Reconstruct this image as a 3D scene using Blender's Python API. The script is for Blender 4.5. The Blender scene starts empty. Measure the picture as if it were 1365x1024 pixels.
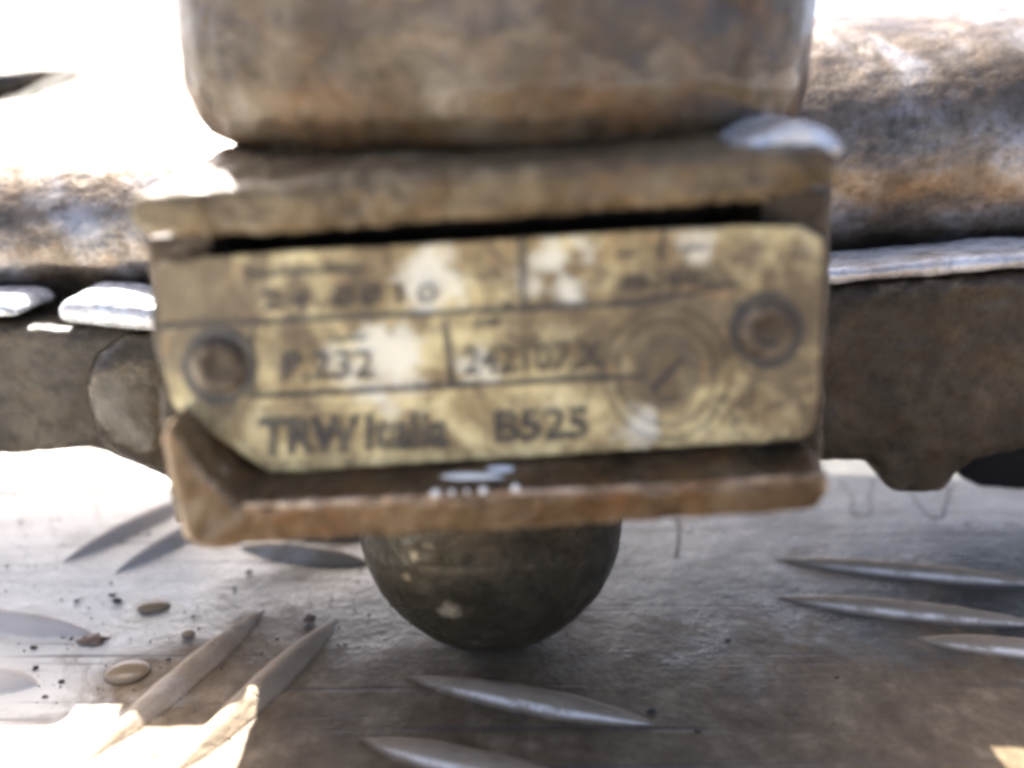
import bpy, bmesh, math, random
from mathutils import Vector, Matrix, noise
random.seed(7)
sc = bpy.context.scene
COL = sc.collection
MM = 0.001

# ------------------------------------------------------------------ camera
PX_F = 1200.0; CAM_H = 82.0                      # focal length in photo pixels, camera height in mm
PITCH = math.atan(392/1200)
cam_d = bpy.data.cameras.new("camera"); cam = bpy.data.objects.new("camera", cam_d); COL.objects.link(cam)
cam.location = (0, 0, CAM_H*MM); cam.rotation_euler = (math.pi/2-PITCH, 0, 0)
cam_d.sensor_width = 36; cam_d.lens = 36*PX_F/1365
cam_d.clip_start = 0.005; cam_d.clip_end = 500
cam_d.dof.use_dof = True; cam_d.dof.focus_distance = 0.132; cam_d.dof.aperture_fstop = 8.0
sc.camera = cam

# ------------------------------------------------------------------ world, sun, exposure
SUN_EL = 51.5; SUN_AZ = -26.0                    # degrees; azimuth from +Y (away from camera), minus = to the left
w = bpy.data.worlds.new("World"); sc.world = w; w.use_nodes = True
nt = w.node_tree; bg = nt.nodes["Background"]
sky = nt.nodes.new("ShaderNodeTexSky"); sky.sky_type = 'NISHITA'; sky.sun_disc = False
sky.sun_elevation = math.radians(SUN_EL); sky.sun_rotation = math.radians(SUN_AZ)
sky.air_density = 0.4; sky.dust_density = 3.4; sky.ozone_density = 0.6
nt.links.new(sky.outputs[0], bg.inputs[0]); bg.inputs[1].default_value = 0.11
sd = bpy.data.lights.new("sun", 'SUN'); so = bpy.data.objects.new("sun", sd); COL.objects.link(so)
sd.energy = 5.0; sd.angle = math.radians(0.6); sd.color = (1, 0.985, 0.96)
a, e = math.radians(SUN_AZ), math.radians(SUN_EL)
sv = Vector((math.sin(a)*math.cos(e), math.cos(a)*math.cos(e), math.sin(e)))
so.rotation_euler = sv.to_track_quat('Z', 'Y').to_euler()
sc.view_settings.view_transform = 'Standard'; sc.view_settings.look = 'None'
sc.view_settings.gamma = 1; sc.view_settings.exposure = 2.4
sc.cycles.filter_width = 3.6                    # the photograph is soft, low resolution

# ------------------------------------------------------------------ measuring helpers (mm)
cp, sp_ = math.cos(PITCH), math.sin(PITCH)
def at(x, y, Y):
    """point on the upright plane at distance Y (mm) where photo pixel x,y falls"""
    u = (x-682.5)/PX_F; v = (512-y)/PX_F
    dy = cp+v*sp_; dz = -sp_+v*cp; t = Y/dy
    return Vector((u*t, Y, CAM_H+dz*t))
def fl(x, y, z=0):
    u = (x-682.5)/PX_F; v = (512-y)/PX_F
    dy = cp+v*sp_; dz = -sp_+v*cp; t = -(CAM_H-z)/dz
    return Vector((u*t, dy*t, z))

# ------------------------------------------------------------------ materials
def mat_base(name):
    m = bpy.data.materials.new(name); m.use_nodes = True
    n = m.node_tree; b = n.nodes["Principled BSDF"]
    return m, n, b
def nd(n, t, **kw):
    x = n.nodes.new(t)
    for k, v in kw.items():
        if k in x.inputs.keys(): x.inputs[k].default_value = v
        else: setattr(x, k, v)
    return x
def noise_n(n, co, scale, detail=5, rough=0.6, dist=0.0):
    x = n.nodes.new("ShaderNodeTexNoise"); x.inputs["Scale"].default_value = scale
    x.inputs["Detail"].default_value = detail; x.inputs["Roughness"].default_value = rough
    x.inputs["Distortion"].default_value = dist
    n.links.new(co, x.inputs["Vector"]); return x.outputs["Fac"]
def ramp(n, fac, stops, interp='LINEAR'):
    r = n.nodes.new("ShaderNodeValToRGB"); r.color_ramp.interpolation = interp
    el = r.color_ramp.elements
    while len(el) < len(stops): el.new(0.5)
    for k, (p, c) in enumerate(stops):
        el[k].position = p; el[k].color = (c if len(c) == 4 else (*c, 1)) if isinstance(c, tuple) else (c, c, c, 1)
    n.links.new(fac, r.inputs[0]); return r.outputs[0]
def mix(n, fac, a_, b_):
    x = n.nodes.new("ShaderNodeMix"); x.data_type = 'RGBA'
    for s, v in ((0, fac), (6, a_), (7, b_)):
        if isinstance(v, bpy.types.NodeSocket): n.links.new(v, x.inputs[s])
        else: x.inputs[s].default_value = v if s == 0 else (*v, 1)
    return x.outputs[2]
def mth(n, op, a_, b_=0.0, clamp=False):
    x = n.nodes.new("ShaderNodeMath"); x.operation = op; x.use_clamp = clamp
    for s, v in ((0, a_), (1, b_)):
        if isinstance(v, bpy.types.NodeSocket): n.links.new(v, x.inputs[s])
        else: x.inputs[s].default_value = v
    return x.outputs[0]
def world_pos(n):
    return n.nodes.new("ShaderNodeNewGeometry").outputs["Position"]
def bump(n, b, h, dist, strength=1.0, prev=None):
    x = n.nodes.new("ShaderNodeBump"); x.inputs["Distance"].default_value = dist; x.inputs["Strength"].default_value = strength
    n.links.new(h, x.inputs["Height"])
    if prev: n.links.new(prev, x.inputs["Normal"])
    n.links.new(x.outputs[0], b.inputs["Normal"]); return x.outputs[0]

def rust(name, dark, mid, pale, orange, orange_amt=0.5, rlo=0.32, rhi=0.75, metal=0.25, scale=1.0, pale_at=0.68, edge=0.5, edge_c=(0.40, 0.33, 0.25), spots=None, coat=0.12):
    m, n, b = mat_base(name); co = world_pos(n)
    big = noise_n(n, co, 70*scale, 5, 0.62, 0.4)
    fine = noise_n(n, co, 420*scale, 5, 0.7)
    c = ramp(n, big, [(0.30, dark), (0.50, mid), (pale_at, pale)])
    om = noise_n(n, co, 130*scale, 4, 0.6, 1.0)
    of = ramp(n, om, [(0.50, 0.0), (0.66, orange_amt)])
    c = mix(n, of, c, orange)
    df = ramp(n, fine, [(0.36, 0.5), (0.52, 0.0)])
    c = mix(n, df, c, tuple(v*0.45 for v in dark))
    pf = ramp(n, fine, [(0.60, 0.0), (0.78, 0.35)])
    c = mix(n, pf, c, tuple(min(1, v*1.5) for v in pale))
    pt = n.nodes.new('ShaderNodeNewGeometry').outputs['Pointiness']
    pw = mth(n, 'MULTIPLY', ramp(n, pt, [(0.515, 0.0), (0.57, 1.0)]), ramp(n, noise_n(n, co, 230, 4, 0.7), [(0.42, 0.0), (0.6, edge)]))
    c = mix(n, pw, c, edge_c)
    if spots:
        so_ = None
        for x, y, Yd, r_ in spots:
            d = n.nodes.new('ShaderNodeVectorMath'); d.operation = 'DISTANCE'; n.links.new(co, d.inputs[0]); d.inputs[1].default_value = at(x, y, Yd)*MM
            v = mth(n, 'ADD', d.outputs['Value'], mth(n, 'MULTIPLY', mth(n, 'SUBTRACT', fine, 0.5), 0.003))
            v = mth(n, 'DIVIDE', mth(n, 'SUBTRACT', r_*MM, v), 0.0012, True)
            so_ = v if so_ is None else mth(n, 'MAXIMUM', so_, v)
        c = mix(n, mth(n, 'MULTIPLY', so_, 0.8), c, (0.34, 0.30, 0.22))
    n.links.new(c, b.inputs["Base Color"])
    r = ramp(n, noise_n(n, co, 190*scale, 4, 0.6), [(0.35, rlo), (0.62, rhi)])
    n.links.new(r, b.inputs["Roughness"]); b.inputs["Metallic"].default_value = metal
    wet = ramp(n, noise_n(n, co, 85, 4, 0.6, 0.5), [(0.42, 0.0), (0.60, coat)])       # oily film
    n.links.new(wet, b.inputs['Coat Weight']); b.inputs['Specular IOR Level'].default_value = 0.22; b.inputs['Coat Roughness'].default_value = 0.12; b.inputs['Coat IOR'].default_value = 1.5
    p = bump(n, b, noise_n(n, co, 260, 4, 0.6), 0.0006, 0.6)
    bump(n, b, fine, 0.00025, 0.7, p)
    return m

M_tower = rust("rust_tower", (0.034, 0.024, 0.014), (0.085, 0.060, 0.034), (0.15, 0.117, 0.077), (0.15, 0.073, 0.028), 0.45, 0.25, 0.42, 0.25, coat=0.6, scale=0.7)
M_flange = rust("rust_flange", (0.045, 0.033, 0.019), (0.11, 0.080, 0.044), (0.19, 0.152, 0.09), (0.16, 0.085, 0.032), 0.42, 0.28, 0.5, 0.15, coat=0.25)
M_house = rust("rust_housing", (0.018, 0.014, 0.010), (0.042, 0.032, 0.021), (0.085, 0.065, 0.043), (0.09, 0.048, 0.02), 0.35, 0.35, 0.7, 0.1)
M_lip = rust("rust_lip", (0.045, 0.028, 0.014), (0.108, 0.068, 0.034), (0.18, 0.127, 0.07), (0.20, 0.09, 0.03), 0.5, 0.2, 0.45, 0.15, edge=0.8, edge_c=(0.55, 0.42, 0.28), coat=0.35)
M_boss = rust("rust_boss", (0.026, 0.021, 0.014), (0.056, 0.044, 0.027), (0.09, 0.073, 0.047), (0.09, 0.052, 0.024), 0.4, 0.2, 0.45, 0.15, coat=0.5)
M_stub = rust("rust_stub", (0.03, 0.027, 0.02), (0.05, 0.045, 0.032), (0.09, 0.08, 0.057), (0.08, 0.055, 0.03), 0.3, 0.22, 0.45, 0.3, spots=[(602, 812, 106.5, 1.7), (590, 816, 106.5, 1.3), (552, 742, 107.5, 1.2), (575, 728, 107, 1.1), (540, 770, 108, 1.0)])
M_rear = rust("rust_rear", (0.022, 0.018, 0.013), (0.044, 0.035, 0.024), (0.075, 0.061, 0.042), (0.08, 0.048, 0.022), 0.35, 0.3, 0.6, 0.05)
M_tube = rust("rust_tube", (0.11, 0.085, 0.062), (0.22, 0.175, 0.13), (0.42, 0.39, 0.36), (0.27, 0.17, 0.09), 0.3, 0.3, 0.46, 0.85, pale_at=0.66)

def plate_mat():
    m, n, b = mat_base("worn_tread_metal"); co = world_pos(n)
    sep = n.nodes.new("ShaderNodeSeparateXYZ"); n.links.new(co, sep.inputs[0])
    big = noise_n(n, co, 28, 5, 0.6, 0.6)
    c = ramp(n, big, [(0.33, (0.095, 0.093, 0.08)), (0.52, (0.155, 0.147, 0.125)), (0.68, (0.25, 0.235, 0.20))])
    # dirt: dried brown film, thicker in patches
    d1 = noise_n(n, co, 55, 6, 0.68, 0.8)
    near = n.nodes.new("ShaderNodeMapRange"); n.links.new(sep.outputs[1], near.inputs[0])
    near.inputs[1].default_value = 0.085; near.inputs[2].default_value = 0.135
    near.inputs[3].default_value = 0.50; near.inputs[4].default_value = -0.06
    dm = ramp(n, mth(n, 'ADD', d1, near.outputs[0]), [(0.50, 0.0), (0.66, 0.92)])
    dirt_c = ramp(n, noise_n(n, co, 160, 5, 0.7), [(0.35, (0.10, 0.062, 0.03)), (0.55, (0.18, 0.123, 0.065)), (0.7, (0.31, 0.23, 0.14))])
    c = mix(n, dm, c, dirt_c)
    # whitish glare over the left side, painted into the colour
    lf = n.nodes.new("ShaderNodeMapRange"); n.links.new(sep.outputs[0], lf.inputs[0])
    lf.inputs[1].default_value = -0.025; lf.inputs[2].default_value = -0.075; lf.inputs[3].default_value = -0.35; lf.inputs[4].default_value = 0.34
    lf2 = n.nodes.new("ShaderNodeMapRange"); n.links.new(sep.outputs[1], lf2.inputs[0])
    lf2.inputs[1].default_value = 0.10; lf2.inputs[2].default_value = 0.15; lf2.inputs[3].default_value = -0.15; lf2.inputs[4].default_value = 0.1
    glare_m = ramp(n, mth(n, 'ADD', mth(n, 'ADD', noise_n(n, co, 60, 6, 0.7, 0.6), lf.outputs[0]), lf2.outputs[0]), [(0.40, 0.0), (0.66, 0.85)])
    c = mix(n, glare_m, c, (0.84, 0.80, 0.70))
    # scratches: stretched noise along two directions
    scr = None
    for ang, sx in ((1.2, 1), (1.75, 1), (0.2, 1)):
        mp = n.nodes.new("ShaderNodeMapping"); mp.inputs["Rotation"].default_value = (0, 0, ang); mp.inputs["Scale"].default_value = (12, 420, 12)
        n.links.new(co, mp.inputs[0])
        s = ramp(n, noise_n(n, mp.outputs[0], 1.0, 3, 0.6), [(0.63, 0.0), (0.69, 1.0)])
        scr = s if scr is None else mth(n, 'MAXIMUM', scr, s)
    c = mix(n, mth(n, 'MULTIPLY', scr, 0.65), c, (0.10, 0.08, 0.065))
    # specks of dark grime
    sp = ramp(n, noise_n(n, co, 700, 3, 0.6), [(0.66, 0.0), (0.72, 0.7)])
    c = mix(n, sp, c, (0.07, 0.05, 0.035))
    # raised bars rubbed bare on top
    ha = n.nodes.new("ShaderNodeAttribute"); ha.attribute_name = "height"
    hi = n.nodes.new("ShaderNodeMapRange"); n.links.new(ha.outputs["Fac"], hi.inputs[0])
    hi.inputs[1].default_value = 0.05; hi.inputs[2].default_value = 0.45
    c = mix(n, mth(n, 'MULTIPLY', hi.outputs[0], 0.9), c, mix(n, noise_n(n, co, 220, 5, 0.7), (0.22, 0.15, 0.09), (0.52, 0.41, 0.28)))
    c = mix(n, mth(n, 'MULTIPLY', mth(n, 'MULTIPLY', glare_m, hi.outputs[0]), 0.75), c, (0.62, 0.58, 0.53))  # same painted glare carried onto the left bars
    at_ = n.nodes.new("ShaderNodeAttribute"); at_.attribute_name = "wear_glint"  # thin highlight on the bars' near side, painted pale
    wf = mth(n, 'MULTIPLY', mth(n, 'MINIMUM', at_.outputs["Fac"], 1.0), ramp(n, noise_n(n, co, 260, 4, 0.7), [(0.38, 0.25), (0.55, 1.0)]))
    c = mix(n, wf, c, (0.97, 0.86, 0.72))
    n.links.new(c, b.inputs["Base Color"])
    r = ramp(n, noise_n(n, co, 90, 5, 0.65), [(0.3, 0.2), (0.65, 0.38)])
    r2 = mth(n, 'ADD', mth(n, 'ADD', r, mth(n, 'MULTIPLY', dm, 0.25)), mth(n, 'MULTIPLY', hi.outputs[0], 0.2)); n.links.new(r2, b.inputs["Roughness"])
    met = mth(n, 'SUBTRACT', 0.55, mth(n, 'MULTIPLY', mth(n, 'MAXIMUM', dm, glare_m), 0.62), True); n.links.new(met, b.inputs["Metallic"])
    met = mth(n, 'MULTIPLY', met, mth(n, 'SUBTRACT', 1.0, mth(n, 'MULTIPLY', hi.outputs[0], 0.9)), True); n.links.new(met, b.inputs['Metallic']); b.inputs['Specular IOR Level'].default_value = 0.3
    p = bump(n, b, noise_n(n, co, 120, 5, 0.65), 0.0008, 0.7)
    p = bump(n, b, noise_n(n, co, 800, 4, 0.7), 0.00025, 0.8, p)
    bump(n, b, mth(n, 'MULTIPLY', scr, -1.0), 0.0002, 0.6, p)
    return m
M_plate = plate_mat()

def simple(name, col, rough=0.6, metal=0.0, var=0.35, scale=300, **kw):
    m, n, b = mat_base(name); co = world_pos(n)
    c = ramp(n, noise_n(n, co, scale, 5, 0.65), [(0.3, tuple(v*(1-var) for v in col)), (0.7, tuple(min(1, v*(1+var)) for v in col))])
    n.links.new(c, b.inputs["Base Color"]); b.inputs["Roughness"].default_value = rough; b.inputs["Metallic"].default_value = metal
    for k, v in kw.items(): b.inputs[k.replace('_', ' ')].default_value = v
    bump(n, b, noise_n(n, co, scale*2, 4, 0.6), 0.0002, 0.5)
    return m
M_ground = simple("dusty_ground", (0.36, 0.34, 0.31), 0.9, 0, 0.2, 12)
M_grit = simple("dark_grit", (0.06, 0.045, 0.035), 0.7, 0, 0.4, 900)
M_chip = simple("brown_chip", (0.17, 0.11, 0.07), 0.5, 0, 0.4, 700)
M_reflect = simple("reflection_dark", (0.05, 0.045, 0.04), 0.6, 0, 0.3, 800)  # dark tone for the plate's modelled reflections
M_strip = rust("highlight_strip", (0.35, 0.34, 0.33), (0.62, 0.64, 0.66), (0.74, 0.77, 0.80), (0.40, 0.28, 0.18), 0.35, 0.15, 0.4, 0.3)
M_lug = rust("skylit_lug", (0.45, 0.45, 0.45), (0.68, 0.70, 0.72), (0.78, 0.80, 0.84), (0.35, 0.27, 0.2), 0.2, 0.12, 0.3, 0.5)  # sky-lit brightness of the lug painted into its base colour
M_edge = rust("edge_glint", (0.14, 0.08, 0.04), (0.42, 0.29, 0.18), (0.80, 0.66, 0.52), (0.40, 0.19, 0.07), 0.5, 0.15, 0.4, 0.3, scale=1.5)
M_white = simple("glint_white", (0.85, 0.86, 0.84), 0.2, 0, 0.05, 500)  # white of the wet glints on the lip
def water():
    m, n, b = mat_base("murky_water")
    b.inputs["Base Color"].default_value = (0.34, 0.25, 0.15, 1); b.inputs["Roughness"].default_value = 0.16
    b.inputs["Transmission Weight"].default_value = 0.25; b.inputs["Coat Weight"].default_value = 0.0; b.inputs["IOR"].default_value = 1.33
    return m
M_water = water()

# nameplate: aged beige foil with brown grime and worn bright patches
BRIGHT = [(575, 372, 4.2), (520, 480, 4.6), (465, 490, 3.4), (500, 522, 2.4), (527, 545, 2.0), (735, 345, 2.6), (770, 332, 2.0), (755, 385, 2.2), (710, 378, 1.8), (930, 330, 2.4), (635, 490, 2.4), (850, 565, 3.0)]
DIRTY = [(292, 488, 6.5), (1022, 441, 6.5), (1085, 560, 5), (330, 360, 5), (210, 520, 5), (985, 540, 4), (990, 350, 5), (560, 440, 3), (230, 375, 10), (265, 430, 8), (920, 430, 10), (1060, 420, 8), (1050, 500, 7), (700, 430, 5), (290, 400, 8), (880, 440, 9), (800, 470, 7), (850, 520, 6), (300, 540, 5), (420, 560, 4), (660, 360, 4), (240, 470, 7), (390, 395, 5), (370, 470, 5), (470, 385, 6), (760, 415, 6), (880, 490, 8), (1020, 440, 6), (960, 400, 6), (1060, 340, 4), (860, 350, 4), (400, 450, 5)]
def blobs(n, co, lst, soft):
    out = None
    jit = noise_n(n, co, 380, 4, 0.7)
    jit = mth(n, 'MULTIPLY', mth(n, 'SUBTRACT', jit, 0.5), 0.009)
    for x, y, r in lst:
        p = at(x, y, 91.3)*MM
        d = n.nodes.new("ShaderNodeVectorMath"); d.operation = 'DISTANCE'; n.links.new(co, d.inputs[0]); d.inputs[1].default_value = p
        v = mth(n, 'ADD', d.outputs["Value"], jit)
        v = mth(n, 'DIVIDE', mth(n, 'SUBTRACT', r*MM, v), soft*MM, True)
        out = v if out is None else mth(n, 'MAXIMUM', out, v)
    return out
def label_mat(name, ink=False, ink_k=1.0):
    m, n, b = mat_base(name); co = world_pos(n)
    nz = noise_n(n, co, 110, 6, 0.68, 0.6)
    c = ramp(n, nz, [(0.30, (0.13, 0.09, 0.05)), (0.46, (0.32, 0.25, 0.125)), (0.58, (0.58, 0.50, 0.27)), (0.72, (0.72, 0.66, 0.42))])
    sp = noise_n(n, co, 520, 5, 0.72)
    dirt = mth(n, 'MULTIPLY', blobs(n, co, DIRTY, 5.0), 0.92)
    dirt = mth(n, 'ADD', dirt, ramp(n, sp, [(0.48, 0.0), (0.66, 0.75)]), True)
    c = mix(n, mth(n, 'MULTIPLY', dirt, 0.92), c, (0.095, 0.07, 0.042))
    c = mix(n, mth(n, 'MULTIPLY', blobs(n, co, BRIGHT, 2.2), 0.85), c, (0.68, 0.68, 0.58))
    o = ramp(n, noise_n(n, co, 200, 4, 0.6, 1.2), [(0.60, 0.0), (0.72, 0.5)])
    c = mix(n, o, c, (0.38, 0.22, 0.10))
    if ink:
        wear_glint = ramp(n, noise_n(n, co, 330, 5, 0.75), [(0.42, 0.97), (0.66, 0.6)])
        c = mix(n, mth(n, 'MULTIPLY', wear_glint, ink_k), c, (0.03, 0.031, 0.034))
    n.links.new(c, b.inputs["Base Color"])
    n.links.new(ramp(n, nz, [(0.3, 0.75), (0.7, 0.42)]), b.inputs["Roughness"]); b.inputs["Metallic"].default_value = 0.1
    bump(n, b, sp, 0.0002, 0.6)
    return m
M_label = label_mat("aged_nameplate"); M_ink = label_mat("worn_ink", True); M_faint = label_mat("faded_ink", True, 0.45)

# ------------------------------------------------------------------ object helpers
def link(name, me, m, parent=None):
    o = bpy.data.objects.new(name, me); COL.objects.link(o)
    if m: me.materials.clear(); me.materials.append(m)
    if parent:
        o.parent = parent; o.matrix_parent_inverse = Matrix.Identity(4)
    return o
TEX = {}
def clouds(size, depth=3):
    k = (size, depth)
    if k not in TEX:
        t = bpy.data.textures.new("cast_roughness", 'CLOUDS'); t.noise_scale = size; t.noise_depth = depth; TEX[k] = t
    return TEX[k]
def bake(bm, name, m, parent, base=Vector((0, 0, 0)), voxel=0.0, bevel=0.0, smooth=0, disp=(), subs=0):
    """mesh in mm -> soften, roughen, convert to metres, link under parent"""
    bmesh.ops.recalc_face_normals(bm, faces=bm.faces)
    me = bpy.data.meshes.new(name); bm.to_mesh(me); bm.free()
    t = bpy.data.objects.new("work", me); COL.objects.link(t)
    if bevel:
        q = t.modifiers.new("b", 'BEVEL'); q.width = bevel; q.segments = 3; q.limit_method = 'ANGLE'; q.angle_limit = math.radians(35)
    if subs:
        q = t.modifiers.new("s", 'SUBSURF'); q.levels = subs; q.subdivision_type = 'SIMPLE'
    if voxel:
        q = t.modifiers.new("r", 'REMESH'); q.mode = 'VOXEL'; q.voxel_size = voxel
    if smooth:
        q = t.modifiers.new("m", 'SMOOTH'); q.iterations = smooth; q.factor = 0.5
    for size, st in disp:
        q = t.modifiers.new("d", 'DISPLACE'); q.texture = clouds(size); q.strength = st; q.mid_level = 0.5; q.texture_coords = 'LOCAL'
    dg = bpy.context.evaluated_depsgraph_get(); dg.update()
    out = bpy.data.meshes.new_from_object(t.evaluated_get(dg))
    bpy.data.objects.remove(t); bpy.data.meshes.remove(me)
    out.name = name
    out.transform(Matrix.Scale(MM, 4) @ Matrix.Translation(-base))
    for p in out.polygons: p.use_smooth = True
    return link(name, out, m, parent)
def prism(bm, pts, Y0, Y1, back=1.0, lift=None, zc=72.0, zhi=999):
    """pixel outline at distance Y0, straight back to Y1 (same x and z)"""
    f = [bm.verts.new(at(x, y, Y0)) for x, y in pts]
    c = sum((v.co for v in f), Vector())/len(f)
    g = []
    for v in f:
        d = (v.co-c)*back+c; g.append(bm.verts.new((d.x, Y1, d.z+(lift if lift and zc < v.co.z < zhi else 0))))
    k = len(f)
    bm.faces.new(f); bm.faces.new(g[::-1])
    for i in range(k): bm.faces.new((f[i], g[i], g[(i+1) % k], f[(i+1) % k]))
def lathe(bm, prof, c, ax=1.0, ay=1.0, seg=64):
    """prof: (radius, z) bottom to top about a vertical axis at c"""
    rings = []
    for r, z in prof:
        rings.append([bm.verts.new((c[0]+r*ax*math.cos(2*math.pi*i/seg), c[1]+r*ay*math.sin(2*math.pi*i/seg), z)) for i in range(seg)])
    for A, B in zip(rings, rings[1:]):
        for i in range(seg): bm.faces.new((A[i], A[(i+1) % seg], B[(i+1) % seg], B[i]))
    bm.faces.new(rings[0][::-1]); bm.faces.new(rings[-1])
def xcyl(bm, prof, Y, z0, slope, seg=48, sy=1.0, sec=None):
    """prof: (x, radius) along a roughly level axis"""
    rings = []
    for x, r in prof:
        ring_ = []
        f = 0 if sec is None else 0.62*max(0, min(1, (30-x)/60))          # sloped shoulder on the left, round on the right
        for i in range(seg):
            y_, z_0 = r*sy*math.cos(2*math.pi*i/seg), r*math.sin(2*math.pi*i/seg)
            if f:
                q = (i/seg-0.5) % 1.0*len(sec); k = int(q); q -= k      # section list starts at the front and runs over the top
                k2 = (len(sec)-k) % len(sec); k3 = (len(sec)-k-1) % len(sec)
                sy_ = sec[k2][0]*(1-q)+sec[k3][0]*q; sz_ = sec[k2][1]*(1-q)+sec[k3][1]*q
                y_, z_0 = y_*(1-f)+sy_*r/26*f, z_0*(1-f)+sz_*r/26*f
            ring_.append(bm.verts.new((x, Y+y_, z0+slope*x+z_0)))
        rings.append(ring_)
    for A, B in zip(rings, rings[1:]):
        for i in range(seg): bm.faces.new((A[i], A[(i+1) % seg], B[(i+1) % seg], B[i]))
    bm.faces.new(rings[0][::-1]); bm.faces.new(rings[-1])
def empty(name, loc, label, cat, group=None):
    o = bpy.data.objects.new(name, None); COL.objects.link(o); o.location = loc; o.empty_display_size = 0.01
    o['label'] = label; o['category'] = cat
    if group: o['group'] = group
    return o

# ------------------------------------------------------------------ ground
bm = bmesh.new(); bmesh.ops.create_grid(bm, x_segments=8, y_segments=8, size=300)
me = bpy.data.meshes.new("ground"); bm.to_mesh(me); bm.free()
g = link("ground", me, M_ground); g.location = (0, 0, -0.006); g['kind'] = 'structure'

# tread plate: slightly uneven sheet with thickness
bm = bmesh.new()
nx, ny, X0, X1, Y0, Y1 = 240, 240, -0.75, 0.75, -0.35, 1.4
def dens(t):            # finer in the middle
    s = 2*t-1; return (0.25*s+0.75*s**3+1)/2
V = []
def wav(x, y): return 0.00025*noise.noise(Vector((x*22, y*22, 1.3)))+0.0006*noise.noise(Vector((x*6, y*6, 4.0)))
for j in range(ny+1):
    for i in range(nx+1):
        x = X0+(X1-X0)*dens(i/nx); y = Y0+(Y1-Y0)*(j/ny)**1.4
        V.append(bm.verts.new((x, y, wav(x, y))))
for j in range(ny):
    for i in range(nx):
        k = j*(nx+1)+i; bm.faces.new((V[k], V[k+1], V[k+nx+2], V[k+nx+1]))
edge = [e_ for e_ in bm.edges if e_.is_boundary]
r = bmesh.ops.extrude_edge_only(bm, edges=edge)
for v in r['geom']:
    if isinstance(v, bmesh.types.BMVert): v.co.z = -0.0055
me = bpy.data.meshes.new("floor"); bm.to_mesh(me); bm.free()
for p in me.polygons: p.use_smooth = True
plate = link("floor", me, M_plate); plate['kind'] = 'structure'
plate['label'] = "worn metal tread plate with raised bars"

# raised bars: lens-shaped ridges
def bar_mesh(L=36.0, W=6.6, Hh=2.1, seed=0, near=None):
    rng = random.Random(seed); bm = bmesh.new(); N = 22; Kx = 20; rows = []; GLINT = []; HT = []
    for i in range(N+1):
        t = -1+2*i/N; wv = W*max(0.02, (1-abs(t)**2.5))*0.5+0.08; h = Hh*max(0, 1-abs(t)**2.6)
        wv *= 1+rng.uniform(-.05, .05)
        row = []
        for k in range(Kx+1):
            s = -1+2*k/Kx; z = h*(0.5+0.5*math.cos(math.pi*s))**0.75 * (1+rng.uniform(-.05, .05))
            GLINT.append(0.0 if near is None else max(0, 1-abs(s-near)/0.16)*max(0, 1-abs(t-0.15)**2)*1.5)
            HT.append(z)
            row.append(bm.verts.new((t*L/2*MM, s*wv*MM, (z-0.35 if abs(s) == 1 else z)*MM)))
        rows.append(row)
    for A, B in zip(rows, rows[1:]):
        for k in range(Kx): bm.faces.new((A[k], B[k], B[k+1], A[k+1]))
    bmesh.ops.recalc_face_normals(bm, faces=bm.faces)
    me = bpy.data.meshes.new("tread_bar"); bm.to_mesh(me); bm.free()
    at_ = me.attributes.new("wear_glint", 'FLOAT', 'POINT'); at_.data.foreach_set("value", GLINT)
    at_ = me.attributes.new("height", 'FLOAT', 'POINT'); at_.data.foreach_set("value", HT)
    for p in me.polygons: p.use_smooth = True
    me.materials.append(M_plate); return me
BM = [bar_mesh(seed=s) for s in range(4)]; BW = [bar_mesh(seed=s+9, near=-0.6, Hh=1.6) for s in range(3)]
AA, BB = math.radians(68.5), math.radians(-15)
nbar = 0
def bar(x, y, ang, L=36.0):
    global nbar
    o = bpy.data.objects.new("tread_bar", BM[nbar % 4] if ang > 0 or x < -30 else BW[nbar % 3]); COL.objects.link(o); o.parent = plate; nbar += 1
    o.location = (x*MM, y*MM, wav(x*MM, y*MM)); o.rotation_euler = (0, 0, ang); o.scale = (L/36, 1, 1)
def bar_px(a_, b_):
    p, q = fl(*a_), fl(*b_); d = q-p
    bar((p.x+q.x)/2, (p.y+q.y)/2, math.atan2(d.y, d.x), d.length)
for s in [((112, 1018), (352, 812)), ((222, 1040), (452, 822)), ((540, 903), (880, 968)), ((478, 985), (800, 1060)),
          ((1030, 748), (1400, 782)), ((1030, 798), (1400, 836)), ((1215, 853), (1500, 880)), ((-75, 818), (128, 846)),
          ((-70, 905), (52, 914)), ((318, 728), (500, 752)), ((345, 700), (515, 718)), ((80, 750), (275, 655)), ((150, 765), (330, 668))]:
    bar_px(*s)
e1 = Vector((40, -8.5)); e2 = Vector((8.5, 40)); P0 = Vector((-41, 113)); far = []
for i in range(-18, 19):
    for j in range(-10, 30):
        c = P0+e1*i+e2*j
        if not (-700 < c.x < 700 and -300 < c.y < 1350): continue
        if -150 < c.x < 125 and 80 < c.y < 195 and (i, j) != (1, 1): continue
        A = (i+j) % 2 == 0; ang = AA if A else BB
        nrm = Vector((-math.sin(ang), math.cos(ang)))*6.6
        for s in (-1, 1):
            if -210 < c.x < 210 and 60 < c.y < 330: bar(c.x+nrm.x*s, c.y+nrm.y*s, ang)
            else: far.append((c.x+nrm.x*s, c.y+nrm.y*s, ang))
bm = bmesh.new()
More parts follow.
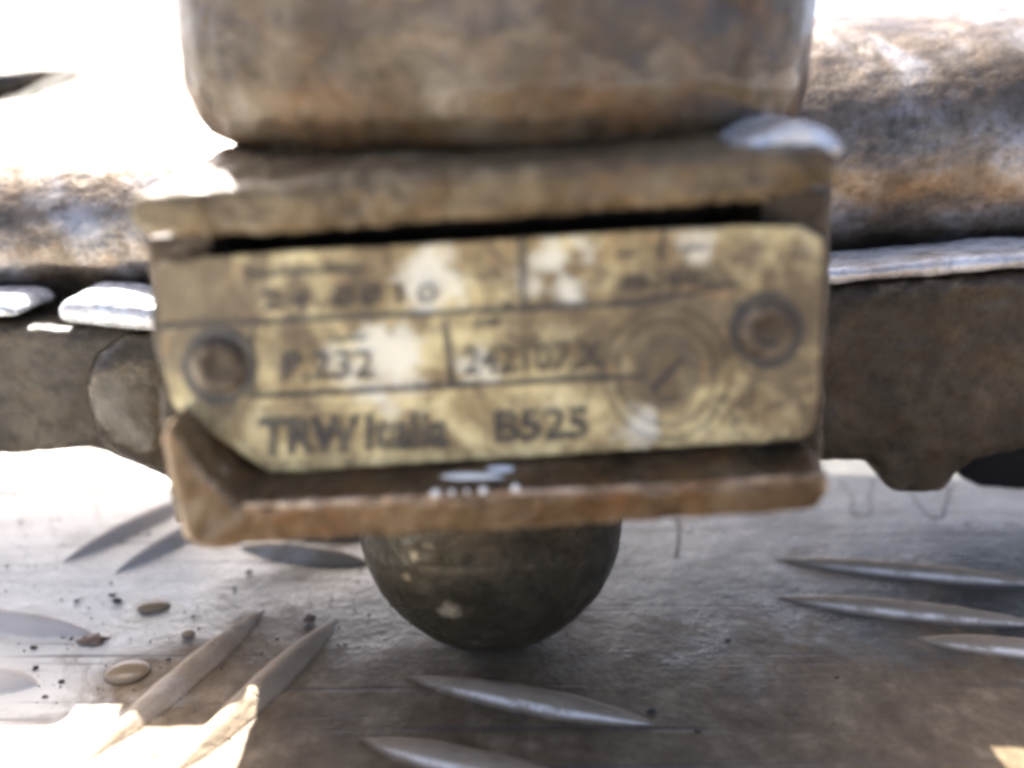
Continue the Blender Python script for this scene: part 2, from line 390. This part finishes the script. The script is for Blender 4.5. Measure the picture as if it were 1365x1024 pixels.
for x, y, ang in far:
    k = len(bm.verts); 
    M = Matrix.Translation((x*MM, y*MM, wav(x*MM, y*MM))) @ Matrix.Rotation(ang, 4, 'Z')
    top = [bm.verts.new(M @ Vector((sx*MM, sy*MM, sz*MM))) for sx, sy, sz in ((-18, 0, 0), (-9, -1.9, 0), (9, -1.9, 0), (18, 0, 0), (9, 1.9, 0), (-9, 1.9, 0), (-9, 0, 1.7), (9, 0, 1.7))]
    for f in ((0, 1, 6), (1, 2, 7, 6), (2, 3, 7), (3, 4, 7), (4, 5, 6, 7), (5, 0, 6)): bm.faces.new([top[q] for q in f])
me = bpy.data.meshes.new("tread_bars_far"); bm.to_mesh(me); bm.free()
o = link("tread_bars_beyond", me, M_plate, plate); o['kind'] = 'stuff'

# ------------------------------------------------------------------ the casting
BASE = Vector((-3.2, 125, 0))
T = empty("cast_gear_housing", BASE*MM, "heavy rusty metal casting with beige nameplate resting on its domed stub", "metal casting")
def part(bm, name, m, **kw): return bake(bm, name, m, T, base=BASE, **kw)

# tower
bm = bmesh.new()
tc = (at(662, 100, 118).x, 122.5)
prof = [(28, 75.2), (33.5, 75.5), (36.8, 76.8), (38.4, 79), (39.2, 82), (39.3, 88), (39.3, 96), (39.3, 118), (38, 122), (33, 124), (5, 124.5)]
lathe(bm, prof, tc, 1.0, 0.68)
part(bm, "tower", M_tower, voxel=0.7, smooth=3, disp=((14, 0.9), (2.2, 0.18)))
# neck between tower and flange, swells forward into the flange
bm = bmesh.new(); lathe(bm, [(33, 72), (33, 74.6), (30, 76.5)], tc, 1.05, 0.74)
part(bm, "neck", M_flange, voxel=0.7, smooth=3, disp=((4, 0.7),))

# upper flange
bm = bmesh.new()
prism(bm, [(160, 272), (185, 258), (330, 247), (620, 226), (900, 212), (1100, 200), (1126, 208), (1124, 236), (1100, 250), (1000, 268), (640, 292), (300, 318), (190, 318), (164, 300)], 88, 121, 0.97, 3.6)
part(bm, "upper_flange", M_flange, bevel=1.4, voxel=0.5, smooth=4, disp=((8, 1.2), (2.0, 0.5)))
# lug on the right of the flange
bm = bmesh.new()
prism(bm, [(950, 212), (990, 192), (1035, 172), (1076, 164), (1110, 176), (1128, 196), (1122, 212), (1040, 214)], 91, 118, 0.9, 1.5)
part(bm, "lug", M_lug, bevel=1.5, voxel=0.5, smooth=4, disp=((3, 0.5),))

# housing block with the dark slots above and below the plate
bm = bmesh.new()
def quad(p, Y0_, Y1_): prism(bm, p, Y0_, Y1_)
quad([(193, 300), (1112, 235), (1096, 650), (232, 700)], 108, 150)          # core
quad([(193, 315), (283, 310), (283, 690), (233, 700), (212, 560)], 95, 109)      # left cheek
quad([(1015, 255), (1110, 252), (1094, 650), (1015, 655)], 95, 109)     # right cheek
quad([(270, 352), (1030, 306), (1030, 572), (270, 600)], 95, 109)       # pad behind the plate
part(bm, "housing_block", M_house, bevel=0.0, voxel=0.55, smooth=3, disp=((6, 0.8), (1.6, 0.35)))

# lower lip
bm = bmesh.new()
prism(bm, [(214, 585), (224, 562), (238, 582), (275, 640), (318, 676), (520, 668), (800, 655), (1000, 643), (1075, 636), (1104, 628), (1107, 656), (1088, 682), (960, 689), (820, 700), (620, 711), (430, 722), (262, 734), (244, 720), (226, 655)], 86, 100, 1.0, 3.0, 37.5, 43.5)
part(bm, "lower_lip", M_lip, bevel=0.9, voxel=0.45, smooth=3, disp=((7, 0.9), (1.8, 0.5)))
# thin pale strip added as the highlight on the lip's crest, in broken runs
bm = bmesh.new(); rng = random.Random(5)
ed = [(322, 676), (420, 672), (520, 667), (640, 661), (800, 654), (930, 647), (1070, 638)]
def edge_pt(x):
    for (xa, ya), (xb, yb) in zip(ed, ed[1:]):
        if xa <= x <= xb: return at(x, ya+(yb-ya)*(x-xa)/(xb-xa)-2.5, 86.15)
prev = None; x = 324
while x < 1066:
    p = edge_pt(x); q = noise.noise(Vector((x*0.035, 3, 1)))+0.25*noise.noise(Vector((x*0.15, 3, 8)))
    r_ = max(0.03, 0.44+0.6*q)*(1.0 if x < 560 else 0.72)
    cur = [bm.verts.new((p.x, p.y+r_*1.1*math.cos(t), p.z+r_*0.75*math.sin(t))) for t in (0, 1.05, 2.1, 3.14, 4.2, 5.25)]
    if prev:
        for i in range(6): bm.faces.new((prev[i], prev[(i+1) % 6], cur[(i+1) % 6], cur[i]))
    prev = cur; x += 5
part(bm, "crest_glint", M_edge)
# underside web joining lip, block and stub
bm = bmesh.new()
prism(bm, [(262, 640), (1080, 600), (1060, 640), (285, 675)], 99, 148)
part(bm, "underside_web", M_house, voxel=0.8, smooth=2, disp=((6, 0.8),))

# domed stub
bm = bmesh.new(); R = 20.0; prof = [(0.4, 0.05)]
for i in range(1, 22):
    th = -math.pi/2+i*(math.pi/2)/21; prof.append((R*math.cos(th), R+R*math.sin(th)))
prof += [(20, 27), (19.8, 33), (19.8, 42)]
lathe(bm, prof, (BASE.x, BASE.y), seg=72)
part(bm, "domed_stub", M_stub, voxel=0.5, smooth=2, disp=((7, 0.8), (1.8, 0.3)))

# rear body, left and right of the block
bm = bmesh.new()
prism(bm, [(-140, 430), (0, 436), (60, 438), (200, 442), (300, 440), (1050, 392), (1110, 384), (1240, 372), (1420, 362), (1560, 356),
           (1560, 590), (1365, 604), (1300, 618), (1278, 634), (1262, 660), (1192, 660), (1165, 622), (1100, 618), (700, 560), (330, 640), (228, 646), (120, 600), (60, 606), (-140, 614)], 138, 166)
part(bm, "rear_body", M_rear, bevel=1.5, voxel=0.8, smooth=3, disp=((10, 1.2), (2.5, 0.3)))
# rounded bulge of the casting just left of the housing block
bm = bmesh.new()
prism(bm, [(96, 520), (112, 478), (150, 452), (236, 452), (236, 650), (190, 634), (150, 618), (112, 590)], 134.2, 150)
part(bm, "side_boss", M_boss, bevel=5.0, voxel=0.6, smooth=8, disp=((6, 0.8),))
# big horizontal barrel behind
bm = bmesh.new()
SEC = [(-39, -14), (-38.5, -6), (-35, -1), (-29, 3.5), (-22, 8.5), (-14, 14), (-6, 19), (3, 23), (14, 25.5), (26, 24), (36, 15), (39, 0), (30, -16), (10, -24), (-15, -24), (-34, -20)]
xcyl(bm, [(-190, 19), (-188, 23), (-108, 25), (-106, 26.5), (-99, 26.5), (-97, 25), (-60, 25.5), (45, 26.5), (94, 26.5), (97, 26), (98.5, 24), (99, 12)], 189, 66.0, 0.05, sy=1.5, sec=SEC)
part(bm, "rear_barrel", M_tube, voxel=0.9, smooth=3, disp=((22, 1.6), (3, 0.2)))
# pale strips added for the sky highlight along the barrel and rear body joint
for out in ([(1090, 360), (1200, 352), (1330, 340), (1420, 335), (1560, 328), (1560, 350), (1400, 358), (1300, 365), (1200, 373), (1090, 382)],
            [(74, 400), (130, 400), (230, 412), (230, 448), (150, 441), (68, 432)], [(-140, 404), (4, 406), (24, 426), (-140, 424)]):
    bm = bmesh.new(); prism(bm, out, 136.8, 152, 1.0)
    part(bm, "joint_highlight", M_strip, bevel=2.0, voxel=0.5, smooth=6, disp=((9, 1.0), (2.5, 0.25)))
# recessed wall seen through the hollow under the right end of the rear body
M_shade = simple('hollow_shade', (0.006, 0.005, 0.005), 0.95, 0, 0.3, 300)  # near-black: the hollow's shade painted into the wall
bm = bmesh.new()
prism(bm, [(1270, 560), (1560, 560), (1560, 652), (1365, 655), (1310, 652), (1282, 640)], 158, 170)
part(bm, "recessed_wall", M_shade, bevel=0.8, voxel=0.8, smooth=3, disp=((5, 0.8),))
# arm reaching out behind on the left
bm = bmesh.new()
prism(bm, [(-160, 98), (0, 97), (45, 92), (76, 92), (55, 104), (20, 124), (-30, 140), (-160, 150)], 205, 222)
part(bm, "bracket_arm", M_rear, bevel=1.0, voxel=1.0, smooth=2, disp=((4, 0.8),))

# ------------------------------------------------------------------ nameplate
bm = bmesh.new()
PL = [(204, 356), (216, 350), (258, 345), (268, 342), (985, 301), (1070, 302), (1096, 318), (1098, 340), (1089, 560), (1078, 580), (1058, 588), (362, 631), (350, 626), (238, 548), (226, 535), (214, 470)]
prism(bm, PL, 91.5, 92.3)
ret = bmesh.ops.triangulate(bm, faces=[f for f in bm.faces if len(f.verts) > 4])
plate_o = part(bm, "nameplate", M_label, bevel=0.15, voxel=0.28, disp=((14, 0.5), (3, 0.12)))
# small spacers that carry the plate off the pad
bm = bmesh.new(); prism(bm, [(330, 370), (1000, 330), (1000, 560), (330, 590)], 92.2, 95.2)
part(bm, "plate_backing", M_house, voxel=0.8)

INKY = 91.18
INKN = [0]
def px_to_plate(me):
    INKN[0] += 1
    for v in me.vertices:
        p = at(v.co.x, -v.co.y, INKY + INKN[0]*0.004 - max(v.co.z, -0.2))
        v.co = (p-BASE)*MM
def ink_mesh(bm, name):
    me = bpy.data.meshes.new(name); bm.to_mesh(me); bm.free(); px_to_plate(me)
    return link(name, me, M_ink, plate_o)
def thick_line(a_, b_, wpx=6, name="printed_rule", n_=16):
    bm = bmesh.new(); a_, b_ = Vector(a_), Vector(b_); d = (b_-a_).normalized(); q = Vector((-d.y, d.x))*wpx/2
    prev = None
    for i in range(n_+1):
        p = a_+(b_-a_)*i/n_; k = 1+random.uniform(-.25, .25)
        cur = [bm.verts.new((*(p+q*k*s).to_tuple(), 0)) for s in (-1, 1)]
        for v in cur: v.co.y *= -1
        if prev: bm.faces.new((prev[0], cur[0], cur[1], prev[1]))
        prev = cur
    r = bmesh.ops.extrude_face_region(bm, geom=bm.faces[:])
    for v in r['geom']:
        if isinstance(v, bmesh.types.BMVert): v.co.z = -0.2
    bmesh.ops.recalc_face_normals(bm, faces=bm.faces)
    return ink_mesh(bm, name)
def lettering(txt, x, y, h, slope=-0.045, bold=0.0, sx=1.0, name="lettering", sp=1.0):
    """baseline start x,y and cap height in photo pixels"""
    c = bpy.data.curves.new("t", 'FONT'); c.body = txt; c.size = h/0.70; c.offset = bold; c.extrude = 0.12; c.space_character = sp; c.resolution_u = 3
    t = bpy.data.objects.new("t", c); COL.objects.link(t)
    dg = bpy.context.evaluated_depsgraph_get(); dg.update()
    me = bpy.data.meshes.new_from_object(t.evaluated_get(dg)); bpy.data.objects.remove(t); bpy.data.curves.remove(c)
    for v in me.vertices:
        X, Yv = v.co.x*sx, v.co.y
        v.co = (x+X+0.0*Yv, -(y+slope*X) + Yv, v.co.z)
    px_to_plate(me); me.name = name
    return link(name, me, M_ink, plate_o)

# ruled lines
thick_line((208, 437), (850, 405), 6); thick_line((850, 405), (985, 380), 6)
thick_line((330, 530), (860, 502), 6)
thick_line((592, 424), (602, 512), 8); thick_line((694, 318), (698, 408), 8)
thick_line((884, 308), (880, 350), 6); thick_line((335, 440), (338, 528), 5)
# writing
lettering("TRW", 346, 606, 46, -0.04, 2.3, 0.88)
lettering("Italia", 484, 600, 47, -0.045, 1.9, 0.90)
lettering("B525", 656, 590, 40, -0.05, 1.5, 1.10)
lettering("242107.X", 616, 500, 36, -0.045, 0.4, 0.93)
lettering("P.232", 372, 508, 36, -0.04, 0.6, 1.1)
lettering("Typ", 322, 372, 13, -0.04, 0.6); lettering("--------------", 360, 371, 17, -0.05, 0.9, 1.1)
lettering("24.0010", 345, 416, 27, -0.05, 0.0, 1.5, sp=1.3)
lettering("-----", 440, 459, 16, -0.05, 0.9, 1.3)
lettering("----", 628, 440, 16, -0.05, 0.9, 1.2)
lettering("---", 822, 345, 15, -0.05, 0.9, 1.2); lettering("----", 905, 338, 15, -0.05, 0.9, 1.3)
lettering("00-10-02", 830, 388, 22, -0.06, 0.3, 1.05)
def ring(cx, cy, rx, ry, wpx, name="printed_ring", part_=(0, 1), wear_glint=0):
    bm = bmesh.new(); prev = None; n_ = 48
    for i in range(n_+1):
        t = 2*math.pi*(part_[0]+(part_[1]-part_[0])*i/n_)
        cur = [bm.verts.new((cx+(rx+s*wpx/2)*math.cos(t), -(cy+(ry+s*wpx/2)*math.sin(t)), 0)) for s in (-1, 1)]
        if prev: bm.faces.new((prev[0], cur[0], cur[1], prev[1]))
        prev = cur
    bmesh.ops.remove_doubles(bm, verts=bm.verts, dist=0.01)
    r = bmesh.ops.extrude_face_region(bm, geom=bm.faces[:])
    for v in r['geom']:
        if isinstance(v, bmesh.types.BMVert): v.co.z = -0.2
    bmesh.ops.recalc_face_normals(bm, faces=bm.faces)
    o = ink_mesh(bm, name)
    if wear_glint: o.data.materials.clear(); o.data.materials.append(M_faint)
    return o
ring(888, 498, 84, 88, 3, wear_glint=1); ring(888, 498, 66, 70, 3, wear_glint=1); ring(890, 498, 34, 42, 16, "emblem_ring", wear_glint=1)
thick_line((862, 528), (918, 470), 9, "emblem_stroke")
for rx, ry in ((292, 488), (1022, 441)):
    ring(rx, ry, 40, 42, 20, "rivet_rim")
    bm = bmesh.new(); c0 = at(rx, ry, 91.2); n_ = 28; rows = []
    for k, (rr, hh) in enumerate([(3.1, 0.0), (3.0, 0.35), (2.4, 0.75), (1.6, 0.7), (1.3, 0.45), (0.01, 0.4)]):
        rows.append([bm.verts.new((c0.x+rr*math.cos(2*math.pi*i/n_), c0.y-hh, c0.z+rr*math.sin(2*math.pi*i/n_))) for i in range(n_)])
    for A, B in zip(rows, rows[1:]):
        for i in range(n_): bm.faces.new((A[i], A[(i+1) % n_], B[(i+1) % n_], B[i]))
    o = bake(bm, "rivet", M_house, plate_o, base=BASE, smooth=1, disp=((1.5, 0.35),))

# ------------------------------------------------------------------ wet glints on the lip, modelled as white blobs
def blob(name, p, rx, ry, rz, m, label, cat, group=None, seed=0, flat=True, parent=None, rot=0.0, rough=0.12):
    bm = bmesh.new(); bmesh.ops.create_icosphere(bm, subdivisions=3, radius=1)
    for v in bm.verts:
        k = 1+rough*noise.noise(v.co*1.7+Vector((seed*3.1, seed, 0)))*2
        z = v.co.z*k
        if flat and z < 0: z *= 0.15
        v.co = Vector((v.co.x*rx*k, v.co.y*ry*k, z*rz))*MM
    me = bpy.data.meshes.new(name); bm.to_mesh(me); bm.free()
    for q in me.polygons: q.use_smooth = True
    o = link(name, me, m, parent); o.location = p*MM; o.rotation_euler = (0, 0, rot)
    if label: o['label'] = label; o['category'] = cat
    if group: o['group'] = group
    return o
def lip_pt(x, y): return at(x, y, 87.2)
p = at(629, 636, 88.5); blob("glint_streak", p, 3.3, 0.6, 0.42, M_white, "long white painted glint on the lower lip below the nameplate", "glint_blob", seed=3)
p = at(668, 626, 90.5); blob("glint_streak", p, 1.7, 0.6, 0.4, M_white, "small pale painted glint right behind the long white glint on the lower lip", "glint_blob", seed=4)
for k, (x, y, r_, lab) in enumerate([(581, 658, .5, "leftmost white glint bead on the lower lip's front edge"), (602, 656, .3, "white glint bead second from left in the row on the lower lip"),
                             (622, 655, .24, "smallest white glint bead in the middle of the row on the lower lip"), (644, 654, .4, "white glint bead just under the right end of the long glint"),
                             (687, 651, .42, "white glint bead standing apart at the right end of the row")]):
    blob("glint_bead", at(x, y, 86.2), r_, r_, r_, M_white, lab, "bead", "white glint beads along the lower lip", seed=k, flat=False)

# ------------------------------------------------------------------ droplets and grit on the plate
drops = [(205, 809, 2.7, 2.0, 0.7, "flat brown water drop beyond the left pair of bars"), (170, 897, 3.3, 3.0, 0.95, "largest murky water drop, left of the front left bars"),
         (251, 846, 1.1, 1.0, 0.6, "small round water drop next to the tip of the front left bar")]
for k, (x, y, rx, ry, rz, lab) in enumerate(drops):
    q = fl(x, y); q.z = 0.1
    blob("water_drop", q, rx, ry, rz, M_water, lab, "water drop", "water drops on the tread plate", seed=k+5, rot=0.1, rough=0.0)
q = fl(122, 857); q.z = .3
blob("rust_flake", q, 2.2, 1.1, 0.9, M_chip, "brown rust flake at the right end of the far left bar", "flake", seed=9, rough=0.3, rot=.3)
q = fl(412, 828); q.z = .3
blob("rust_flake", q, 1.0, 0.9, 0.7, M_chip, "small brown rust flake left of the tip of the second front bar", "flake", seed=12, rough=0.3)
GS = 0.7
grit = [
 (27, 697, .7, "lone dark speck in the bright area near the left edge, below the rear body"), (10, 756, .5, "small dark speck at the left edge above the far left bar"),
 (103, 802, .7, "dark speck just above the tip of the far left bar"), (150, 795, .9, "dark speck touching the biggest grit lump left of the flat water drop"),
 (157, 803, 1.3, "biggest dark grit lump left of the flat water drop"), (45, 865, .9, "dark speck just below the middle of the far left bar"),
 (47, 892, .8, "dark speck above the short bar at the left edge"), (82, 910, .8, "dark speck off the tip of the short bar at the left edge"),
 (332, 763, .8, "dark speck below the left end of the lower lip"), (313, 785, .7, "dark speck between the lower lip and the tip of the front left bar"),
 (148, 778, .4, "tiny speck above the biggest grit lump"), (258, 823, .6, "dark speck between the flat and the small round water drop"),
 (198, 712, .5, "tiny speck between the two far bars beside the lip"), (95, 852, .5, "tiny speck left of the brown rust flake"),
 (225, 880, .6, "dark speck between the largest water drop and the front left bar"), (1290, 702, 1.2, "largest dark speck on the right, below the U-shaped strand"),
 (1308, 714, .9, "dark speck just in front of the largest speck on the right"), (970, 855, .7, "dark speck right of the stub, midway to the right bars"),
 (868, 950, 1.0, "dark lump at the right tip of the bar in front of the stub"), (930, 976, .8, "dark speck beyond the right tip of the bar in front of the stub"),
 (905, 720, .6, "dark speck beside the short straight strand"), (20, 660, .5, "tiny speck farthest back at the left edge"),
 (1228, 745, .6, "dark speck just above the farther right bar"), (1215, 690, .5, "tiny speck beside the U-shaped strand"),
 (60, 930, .6, "dark speck in front of the short bar at the left edge"), (460, 860, .5, "tiny speck between the second front bar and the stub"),
 (1115, 905, .7, "dark speck alone on the brown area at lower right")]
for k, (x, y, r_, lab) in enumerate(grit):
    r_ *= GS; q = fl(x, y); q.z = r_*.3
    blob("grit", q, r_*random.uniform(.8, 1.3), r_*random.uniform(.6, .9), r_*.45, M_grit, lab, "grit", "dark grit specks on the tread plate", seed=20+k, rough=0.25, rot=random.uniform(0, 3))
# fine dust nobody could count
bm = bmesh.new(); rng = random.Random(3)
for k in range(2600):
    x, y = rng.uniform(-150, 150), rng.uniform(75, 240); r_ = rng.uniform(.08, .28)
    if noise.noise(Vector((x*.03, y*.03, 9))) < -.1: continue
    c = Vector((x, y, r_*.5))*MM
    vs = [bm.verts.new(c+Vector((math.cos(a2)*r_, math.sin(a2)*r_, -r_*.6))*MM) for a2 in (0.2, 1.7, 3.1, 4.8)]
    tp = bm.verts.new(c+Vector((0, 0, r_*.6*MM)))
    for i in range(4): bm.faces.new((vs[i], vs[(i+1) % 4], tp))
me = bpy.data.meshes.new("fine_grit"); bm.to_mesh(me); bm.free()
o = link("fine_grit", me, M_grit); o['kind'] = 'stuff'; o['label'] = "fine dark dust scattered over the metal plate"; o['category'] = 'dust'

# thin dark tubes laid on the plate as reflections of the ragged edge
def reflection(pts, r_, label):
    c = bpy.data.curves.new("s", 'CURVE'); c.dimensions = '3D'; c.bevel_depth = r_*MM; c.bevel_resolution = 2
    s = c.splines.new('BEZIER'); s.bezier_points.add(len(pts)-1)
    for b_, p_ in zip(s.bezier_points, pts):
        b_.co = p_*MM; b_.handle_left_type = b_.handle_right_type = 'AUTO'
    t = bpy.data.objects.new("s", c); COL.objects.link(t); dg = bpy.context.evaluated_depsgraph_get(); dg.update()
    me = bpy.data.meshes.new_from_object(t.evaluated_get(dg)); bpy.data.objects.remove(t)
    for q in me.polygons: q.use_smooth = True
    o = link("dark_reflection", me, M_reflect); o['label'] = label; o['category'] = 'reflection'; o['group'] = 'dark reflections by the rear body'
def z_(p, z): p = p.copy(); p.z = z; return p
reflection([z_(fl(1118, 640), .3), z_(fl(1136, 668), .3), z_(fl(1145, 690), .3), z_(fl(1158, 665), .3), z_(fl(1163, 640), .3)], .35, "thin dark V-shaped reflection on the plate next to the lower lip's right end")
reflection([z_(fl(1212, 655), .3), z_(fl(1228, 680), .3), z_(fl(1245, 693), .3), z_(fl(1258, 680), .3), z_(fl(1266, 650), .3)], .4, "dark U-shaped reflection loop on the plate under the ragged rear body")
reflection([z_(fl(903, 690), .3), z_(fl(905, 715), .3), z_(fl(901, 742), .3)], .3, "short straight dark reflection on the plate right of the domed stub")
